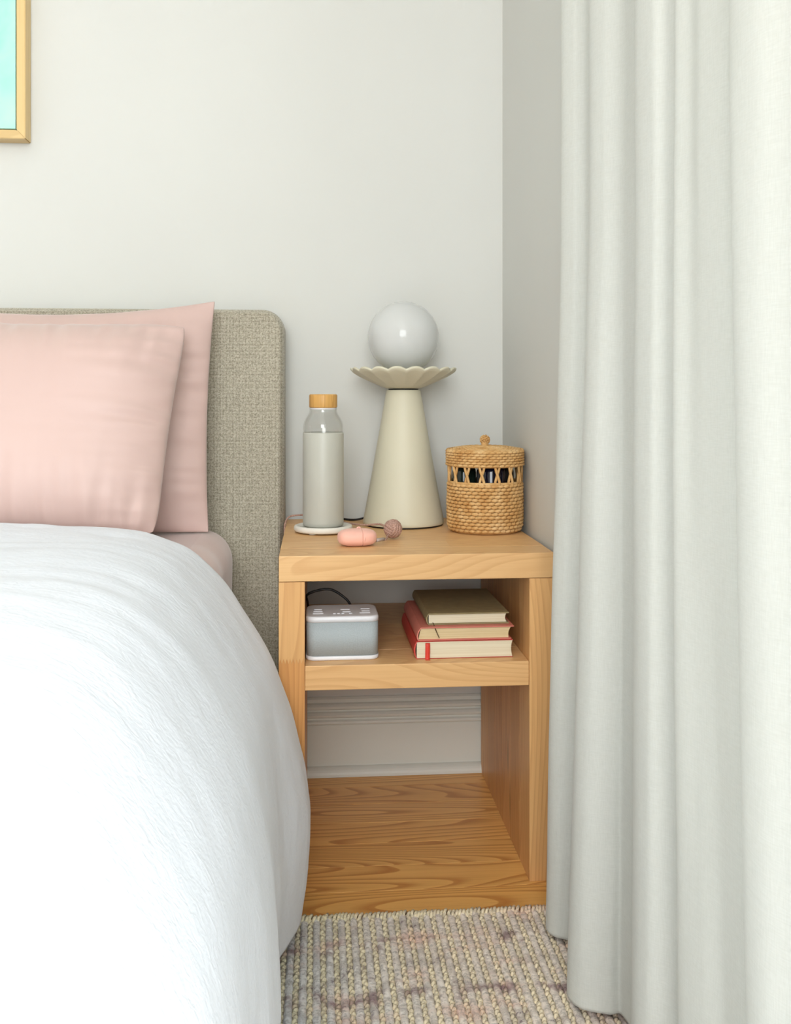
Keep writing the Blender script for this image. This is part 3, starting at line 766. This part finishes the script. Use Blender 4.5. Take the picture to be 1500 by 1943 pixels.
# ------------------------------------------------------------------ charging cable with knot + earbud case
def cable():
    Y = 1.735; X = Xat(745, Y); R = 0.0175
    cb = tag(empty('charging_cable', (X, Y, NZ)), 'brown braided charging cable with a round rope-knot ball on the nightstand', 'cable')
    bm = bmesh.new(); c = Vector((0, 0, R+0.0012))
    axes = [Vector((1, 0, 0)), Vector((0, 1, 0)), Vector((0, 0, 1))]
    rot = Matrix.Rotation(0.55, 3, 'Z') @ Matrix.Rotation(0.35, 3, 'X') @ Matrix.Rotation(0.3, 3, 'Y')
    r = 0.0031
    for k in range(3):
        n_, u_, v_ = axes[k], axes[(k+1) % 3], axes[(k+2) % 3]
        for s in (1, -1):
            for q in range(4):
                off = (q-1.5)*0.0055; pts = []
                rad = R-r
                for a in range(9):
                    t = -0.98+1.96*a/8
                    d = (n_*s*math.cos(t) + u_*math.sin(t)); p = d*rad*0.985 + v_*off*(0.95)
                    p = p.normalized()*(rad - 0.0013*abs(t)**3)
                    pts.append(c + rot @ p)
                bm_tube(bm, pts, r, 6)
    bmesh.ops.create_icosphere(bm, subdivisions=2, radius=R-0.0042, matrix=Matrix.Translation(c))
    from_bm('rope_knot', bm, M['cord'], cb, True)
    def loc(u, v, yy, zoff=0.002):
        return (Xat(u, yy)-X, yy-Y, zoff)
    O = Vector((X, Y, NZ))
    pts = [Vector((-0.008, 0.010, 0.015))] + [Pt(u, v, yy)-O for u, v, yy in ((722, 995, 1.80), (692, 996, 1.835), (662, 993, 1.875), (628, 985, 1.915), (592, 978, 1.945), (566, 977.5, 1.955), (548, 981, 1.945))] + [(-0.0605-X, 1.93-Y, 0.004), (-0.0612-X, 1.918-Y, -0.012), (-0.0612-X, 1.912-Y, -0.06), (-0.0612-X, 1.905-Y, -0.20)]
    tube('cable', catmull(pts, 8), 0.0018, M['cord'], cb, 8)
    pc = Vector((Xat(715, 1.668)-X, 1.668-Y, 0.0085))
    tube('cable_tail', catmull([(-0.008, -0.010, 0.010), (-0.012, -0.022, 0.0075), pc+Vector((0.016, 0.012, -0.001)), pc+Vector((0.012, 0.009, 0))], 6), 0.0017, M['cord'], cb, 8)
    tube('plug', [pc+Vector((0.013, 0.010, 0)), pc+Vector((0.0, 0.0, 0)), pc+Vector((-0.001, -0.001, 0))], 0.0032, M['grey_tip'], cb, 10)
cable()
def earbud_case():
    Y = 1.665; X = Xat(677, Y)
    e = tag(empty('earbud_case', (X, Y, NZ), 0.10), 'coral pink silicone earbud case lying on the nightstand', 'earbud case')
    w, d, h = 0.0335, 0.0240, 0.0147                   # half sizes
    def pebble(name, x0, x1, mat, inset=0.0):
        rings = []; nu = 40
        for i in range(25):
            t = i/24; x = x0+(x1-x0)*t; s = max(0.0, 1-abs(x/w)**3.2)**(1/2.6)
            ring = []
            for j in range(nu):
                a = 2*PI*j/nu; ca, sa = math.cos(a), math.sin(a)
                ry = (d-inset)*s*math.copysign(abs(ca)**0.8, ca); rz = (h-inset)*(0.35+0.65*s if 0 < s else 0)*s**0.3*math.copysign(abs(sa)**0.8, sa)
                ring.append((x, ry, h+rz))
            rings.append(ring)
        return loft(name, rings, mat, e, True)
    pebble('case_body', -w+0.0003, 0.0072, M['pink_rubber']); pebble('case_lid', 0.0078, w-0.0003, M['pink_rubber']); pebble('seam', 0.0068, 0.0082, M['pink_rubber'], 0.0009)
    b = tube('hinge_loop', [(0.0035+0.0028*math.cos(a), 0.004, h*2-0.0004+0.0022*math.sin(a)) for a in [i*2*PI/14 for i in range(14)]], 0.0013, M['pink_rubber'], e, 8, True)
    bm = bmesh.new(); bmesh.ops.create_uvsphere(bm, u_segments=16, v_segments=10, radius=1.0, matrix=Matrix.Translation((0.010, -d+0.0012, h*0.95)) @ Matrix.Diagonal((0.0018, 0.0022, 0.0038, 1)))
    from_bm('front_notch', bm, M['pink_rubber'], e, True)
earbud_case()

# ------------------------------------------------------------------ straw basket
def basket():
    Y = 1.832; X = Xat(919.5, Y); z = lambda v, f=0.0: Zat(v, X, Y-f)-NZ
    b = tag(empty('straw_basket', (X, Y, NZ)), 'small round woven straw basket with lid and knob on the nightstand', 'basket')
    R = 0.0705; zb, zo, zl, zt = 0.0015, 0.0935, 0.1275, 0.1560
    def weave(bm, rows, n, rf, th, phase0=0.0):
        for k, (r, zz, tk) in enumerate(rows):
            ph = phase0+(0.5 if k % 2 else 0)
            for j in range(n):
                a0 = 2*PI*(j+ph)/n; span = 2*PI/n*1.14; rings = []; rv = random.uniform(-.0005, .0005); tw = random.uniform(.0, .16)
                for i in range(6):
                    t = i/5; a = a0+(t-0.5)*span; s = math.sin(PI*(0.10+0.80*t))**0.6
                    rr = r+rv+0.0013*math.sin(PI*t); dz = (t-0.5)*tk*tw*1.6
                    c_ = Vector((rr*math.cos(a), rr*math.sin(a), zz+dz)); er = Vector((math.cos(a), math.sin(a), 0))
                    rings.append([bm.verts.new(c_ + er*th*s*math.cos(2*PI*m_/6) + Vector((0, 0, 1))*tk*0.56*s*math.sin(2*PI*m_/6)) for m_ in range(6)])
                for i in range(5):
                    for m_ in range(6): bm.faces.new((rings[i][m_], rings[i][(m_+1) % 6], rings[i+1][(m_+1) % 6], rings[i+1][m_]))
                bm.faces.new(rings[0][::-1]); bm.faces.new(rings[-1])
    nrow = 14; rows = []
    for k in range(nrow):
        t = (k+0.5)/nrow; zz = zb+0.002+(zo-zb-0.002)*t
        rr = R - 0.0045*max(0, 1-t/0.14)**2 + 0.0010*math.sin(PI*t); rows.append((rr-0.0012, zz, (zo-zb)/nrow))
    bm = bmesh.new(); weave(bm, rows, 36, None, 0.0026)
    o = from_bm('woven_wall', bm, M['straw'], b, True); o['kind'] = 'stuff'
    lathe('inner_lining', [(0, 0.0010), (R-0.006, 0.0010), (R-0.0038, 0.008), (R-0.0035, zo-0.001), (R-0.0052, zo-0.001), (R-0.0052, 0.004), (0, 0.004)], M['straw'], b, 48)
    # open band: crossing canes leave a row of six-sided openings
    n = 15
    for k in range(n):
        for sgn in (1, -1):
            a = 2*PI*(k+0.5)/n + 0.06; wd = 2*PI/n*0.15; pts = []
            for i in range(7):
                t = i/6; aa = a+sgn*wd*math.cos(PI*t); rr = R-0.0016+sgn*0.0010
                pts.append((rr*math.cos(aa), rr*math.sin(aa), zo-0.0015+(zl-zo+0.003)*t))
            tube('cane', pts, 0.0026, M['straw'], b, 6)
    ring = lambda r, zz: [(r*math.cos(i*2*PI/60), r*math.sin(i*2*PI/60), zz) for i in range(60)]
    tube('rim_hoop', ring(R-0.0012, zo+0.001), 0.0026, M['straw'], b, 8, True)
    tube('rim_hoop', ring(R-0.0012, zl-0.001), 0.0026, M['straw'], b, 8, True)
    lathe('neck_band', [(R-0.0050, zl-0.002), (R-0.0022, zl-0.002), (R-0.0022, zt-0.006), (R-0.0050, zt-0.006)], M['straw'], b, 48, close=True)
    # lid
    RL = 0.0742
    bm = bmesh.new(); rows = [(RL-0.0026, zl-0.002+(zt-zl+0.001)*(k+0.5)/6, (zt-zl+0.002)/6) for k in range(6)]
    weave(bm, rows, 38, None, 0.0026, 0.2)
    top = [(RL-0.0040-0.0058*k, zt-0.001+0.0062*math.sin(min(1, k/9)*PI/2), 0.0050) for k in range(12)]
    for k, (r, zz, tk) in enumerate(top): weave(bm, [(r, zz, tk)], max(8, int(38*r/RL)), None, 0.0030, 0.37*k)
    lid = from_bm('lid', bm, M['straw'], b, True); lid['kind'] = 'stuff'
    lathe('lid_core', [(RL-0.0045, zl), (RL-0.0030, zl), (RL-0.0030, zt-0.002), (RL-0.010, zt-0.001), (0.02, zt+0.0035), (0, zt+0.004), (0, zt-0.004), (RL-0.006, zt-0.006)], M['straw'], lid, 48)
    # knob: short neck and knotted ball
    kc = Vector((0, 0, zt+0.0175)); bm = bmesh.new()
    bm_tube(bm, [(0, 0, zt+0.003), (0, 0, zt+0.0075), (0, 0, zt+0.013)], lambda t: 0.0085-0.0022*math.sin(PI*t), 12)
    for k in range(46):
        t = (k+0.5)/46; th_ = math.acos(1-2*t); ph = k*2.39996
        d = Vector((math.sin(th_)*math.cos(ph), math.sin(th_)*math.sin(ph), math.cos(th_)))
        bmesh.ops.create_icosphere(bm, subdivisions=1, radius=0.0024, matrix=Matrix.Translation(kc+d*0.0082))
    bmesh.ops.create_icosphere(bm, subdivisions=2, radius=0.0080, matrix=Matrix.Translation(kc))
    from_bm('knob', bm, M['straw'], b, True)
    return X, Y
bX, bY = basket()
def vial(dx, dy, r, h, mat, label):
    v = tag(empty('glass_jar', (bX+dx, bY+dy, NZ+0.0042)), label, 'jar', 'jars inside the straw basket')
    lathe('jar_body', [(0, 0), (r-0.002, 0), (r, 0.003), (r, h*0.78), (r*0.9, h*0.84), (r*0.55, h*0.88), (r*0.55, h*0.92), (0, h*0.92)], mat, v, 28)
    lathe('jar_cap', [(0, h*0.921), (r*0.62, h*0.921), (r*0.62, h-0.001), (r*0.56, h), (0, h)], M['black_rubber'], v, 28)
vial(0.006, -0.032, 0.027, 0.142, M['navy_glass'], 'dark navy glass jar seen through the openings of the straw basket')
vial(-0.038, 0.012, 0.023, 0.138, M['green_glass'], 'dark green glass jar seen through the openings of the straw basket')
vial(0.036, 0.018, 0.023, 0.138, M['black_rubber'], 'black jar seen through the openings of the straw basket')

# ------------------------------------------------------------------ clock radio on the shelf
def radio():
    w, d, h = 0.1205, 0.095, 0.0725; Xl = NX0+PW+0.0012; yf = 1.594
    c = tag(empty('clock_radio', (Xl+w/2, yf+d/2, SZ), 0.006), 'small grey and white clock radio on the nightstand shelf', 'clock radio')
    r = 0.016
    def slab(name, z0, z1, ins, mat, rb=0.0, rt=0.0, parent=None):
        rings = []
        def ring(i_, z): return [(p[0], p[1], z) for p in rounded_prism_verts(w-2*i_, d-2*i_, max(r-i_, .003), 8)]
        if rb > 0: rings += [ring(ins+rb*(1-math.sin(a)), z0+rb*(1-math.cos(a))) for a in [0, .4, .8, 1.2, PI/2]]
        else: rings.append(ring(ins, z0))
        if rt > 0: rings += [ring(ins+rt*(1-math.cos(a)), z1-rt*(1-math.sin(a))) for a in [0, .4, .8, 1.2, PI/2]]
        else: rings.append(ring(ins, z1))
        return loft(name, rings, mat, parent or c, True)
    def flat(o):
        for p in o.data.polygons:
            if len(p.vertices) > 4: p.use_smooth = False
        return o
    flat(slab('bottom_shell', 0.0, 0.0075, 0.0, M['white_plastic'], 0.003, 0.0)); flat(slab('speaker_cloth', 0.0076, h-0.0096, 0.0008, M['speaker_cloth']))
    t = flat(slab('top_shell', h-0.0095, h, 0.0, M['white_plastic'], 0.0, 0.004))
    # raised buttons and marks on the top
    for bx0, by0, bw, bd in [(-0.040, -0.022, .018, .006), (-0.040, -0.008, .016, .005), (-0.040, 0.008, .014, .005), (-0.013, -0.024, .005, .006), (-0.006, -0.024, .005, .006), (0.001, -0.024, .005, .006),
                             (0.008, -0.012, .014, .005), (0.006, 0.006, .016, .005), (0.014, -0.024, .006, .006), (0.038, -0.022, .018, .005), (0.040, -0.008, .014, .005), (0.040, 0.008, .016, .005)]:
        box('button', bx0-bw/2, bx0+bw/2, by0-bd/2, by0+bd/2, h-0.0003, h+0.0011, M['white_plastic'], t, 0.0006, 1)
    pts = [(0.020, d/2-0.001, h-0.014), (0.019, d/2+0.014, h-0.008), (0.010, d/2+0.024, h+0.004), (-0.012, d/2+0.026, h+0.019), (-0.032, d/2+0.026, h+0.021), (-0.058, d/2+0.028, h+0.012), (-0.0575, d/2+0.060, h-0.010), (-0.054, d/2+0.150, -0.0+0.010), (-0.050, d/2+0.230, 0.004)]
    tube('power_cord', catmull(pts, 8), 0.0022, M['black_rubber'], c, 8)
radio()

# ------------------------------------------------------------------ books on the shelf
def book(x0, yf, z0, w, d, th, cover, pagesm, label, rz=0.0, ct=0.0022, lip=0.003, shear=0.0, hard=True):
    """spine on the left, tail edge towards the room; origin at the front left bottom corner"""
    b = tag(empty('book', (x0, yf, z0), rz), label, 'book', 'books stacked on the nightstand shelf')
    # pages (slightly concave fore edge)
    n = 9; poly = [(0.004, ct)] + [(w-lip-0.0032*math.sin(PI*i/(n-1))*0.7, ct+(th-2*ct)*i/(n-1)) for i in range(n)] + [(0.004, th-ct)]
    def sh(p): return (p[0]+shear*p[1]/th, p[1])
    extrude_poly('page_block', [sh(p) for p in poly], 'y', lip, d-lip, pagesm, b)
    def board(name, q0, q1):
        extrude_poly(name, [sh((0.0035, q0)), sh((w, q0)), sh((w, q1)), sh((0.0035, q1))], 'y', 0, d, cover, b, 0.0006)
    board('cover', 0, ct-0.0001); board('cover', th-ct+0.0001, th)
    sp = []; m = 10
    for i in range(m+1): a = i/m; sp.append(sh((0.0036-0.0044*math.sin(PI*a)**0.7, th*a)))
    for i in range(m, -1, -1): a = i/m; sp.append(sh((0.0036+0.0012-0.0034*math.sin(PI*a)**0.7, 0.0006+(th-0.0012)*a)))
    extrude_poly('spine', sp, 'y', 0.0002, d-0.0002, cover, b)
    return b
YB = 1.592; z1 = SZ
t1, t2, t3 = 0.0292, 0.0222, 0.0195
xb = Xat(786, YB); b1 = book(xb, YB, z1, 0.1655, 0.215, t1, M['red_cover'], M['pages_white'], 'thick book with pale page edges and red cover, lowest of the stack', 0.006, ct=0.0012, lip=0.0012)
z1 += t1+0.0003
xb2 = Xat(789, YB+0.002); b2 = book(xb2, YB+0.002, z1, 0.160, 0.214, t2, M['pink_cover'], M['pages'], 'salmon pink hardback between the other two books of the stack', 0.010, ct=0.0020, lip=0.0042, shear=0.005)
z1 += t2+0.0003
xb3 = Xat(809, YB+0.016); b3 = book(xb3, YB+0.016, z1, 0.140, 0.200, t3, M['olive_cover'], M['pages_white'], 'olive brown cloth hardback on top of the stack of books', 0.016, ct=0.0024, lip=0.0038)
# ribbon markers
def ribbon(parent, pts, w, mat, name='ribbon_marker'):
    v = []; f = []
    P = catmull(pts, 6)
    for p in P: v += [(p.x-w/2, p.y, p.z), (p.x+w/2, p.y, p.z)]
    for i in range(len(P)-1): f.append((2*i, 2*i+1, 2*i+3, 2*i+2))
    o = from_py(name, v, f, mat, parent, True); m = o.modifiers.new('t', 'SOLIDIFY'); m.thickness = 0.0005; m.offset = 0
    o['label'] = 'ribbon bookmark hanging out of the pages'
ribbon(b1, [(0.022, 0.02, 0.0262), (0.022, 0.004, 0.0264), (0.0218, -0.0016, 0.0240), (0.0216, -0.0022, 0.012), (0.0214, -0.0030, 0.0006), (0.0214, -0.0090, 0.0004)], 0.0078, M['red_ribbon'])
ribbon(b3, [(0.010, 0.016, 0.0030), (0.011, 0.003, 0.0032), (0.012, -0.0012, 0.001), (0.0145, -0.0180, -0.0075), (0.0185, -0.0200, -0.0165)], 0.0016, M['brown_ribbon'])

# ------------------------------------------------------------------ framed picture
def picture():
    yf, yb = WY-0.040, WY-0.001; x1 = Xat(48, yf); z0 = Zat(263, x1, yf); fw = 0.0175; W_, H_ = 0.75, 0.95
    p = tag(empty('framed_picture', (x1-W_/2, WY, z0+H_/2)), 'mint green painting in a pale wooden frame hanging on the wall', 'picture')
    hx, hz = W_/2, H_/2; a, b = yf-WY, yb-WY; g = 0.0003
    def rail(poly, mat): extrude_poly('frame_rail', poly, 'y', a, b, mat, p, 0.0012)
    rail([(hx, -hz), (hx, hz), (hx-fw, hz-fw), (hx-fw, -hz+fw)], M['oak_frame'])
    rail([(-hx, -hz), (-hx+fw, -hz+fw), (-hx+fw, hz-fw), (-hx, hz)], M['oak_frame'])
    rail([(-hx+g, -hz), (hx-g, -hz), (hx-fw-g, -hz+fw), (-hx+fw+g, -hz+fw)], M['oak_frame_x'])
    rail([(-hx+g, hz), (-hx+fw+g, hz-fw), (hx-fw-g, hz-fw), (hx-g, hz)], M['oak_frame_x'])
    gp = 0.0035
    box('canvas', -hx+fw+gp, hx-fw-gp, a+0.006, a+0.026, -hz+fw+gp, hz-fw-gp, M['canvas'], p, 0.001)
    box('backing_board', -hx+fw, hx-fw, a+0.028, b, -hz+fw, hz-fw, simple('backing_board', srgb(206, 180, 134), 0.8), p)
picture()
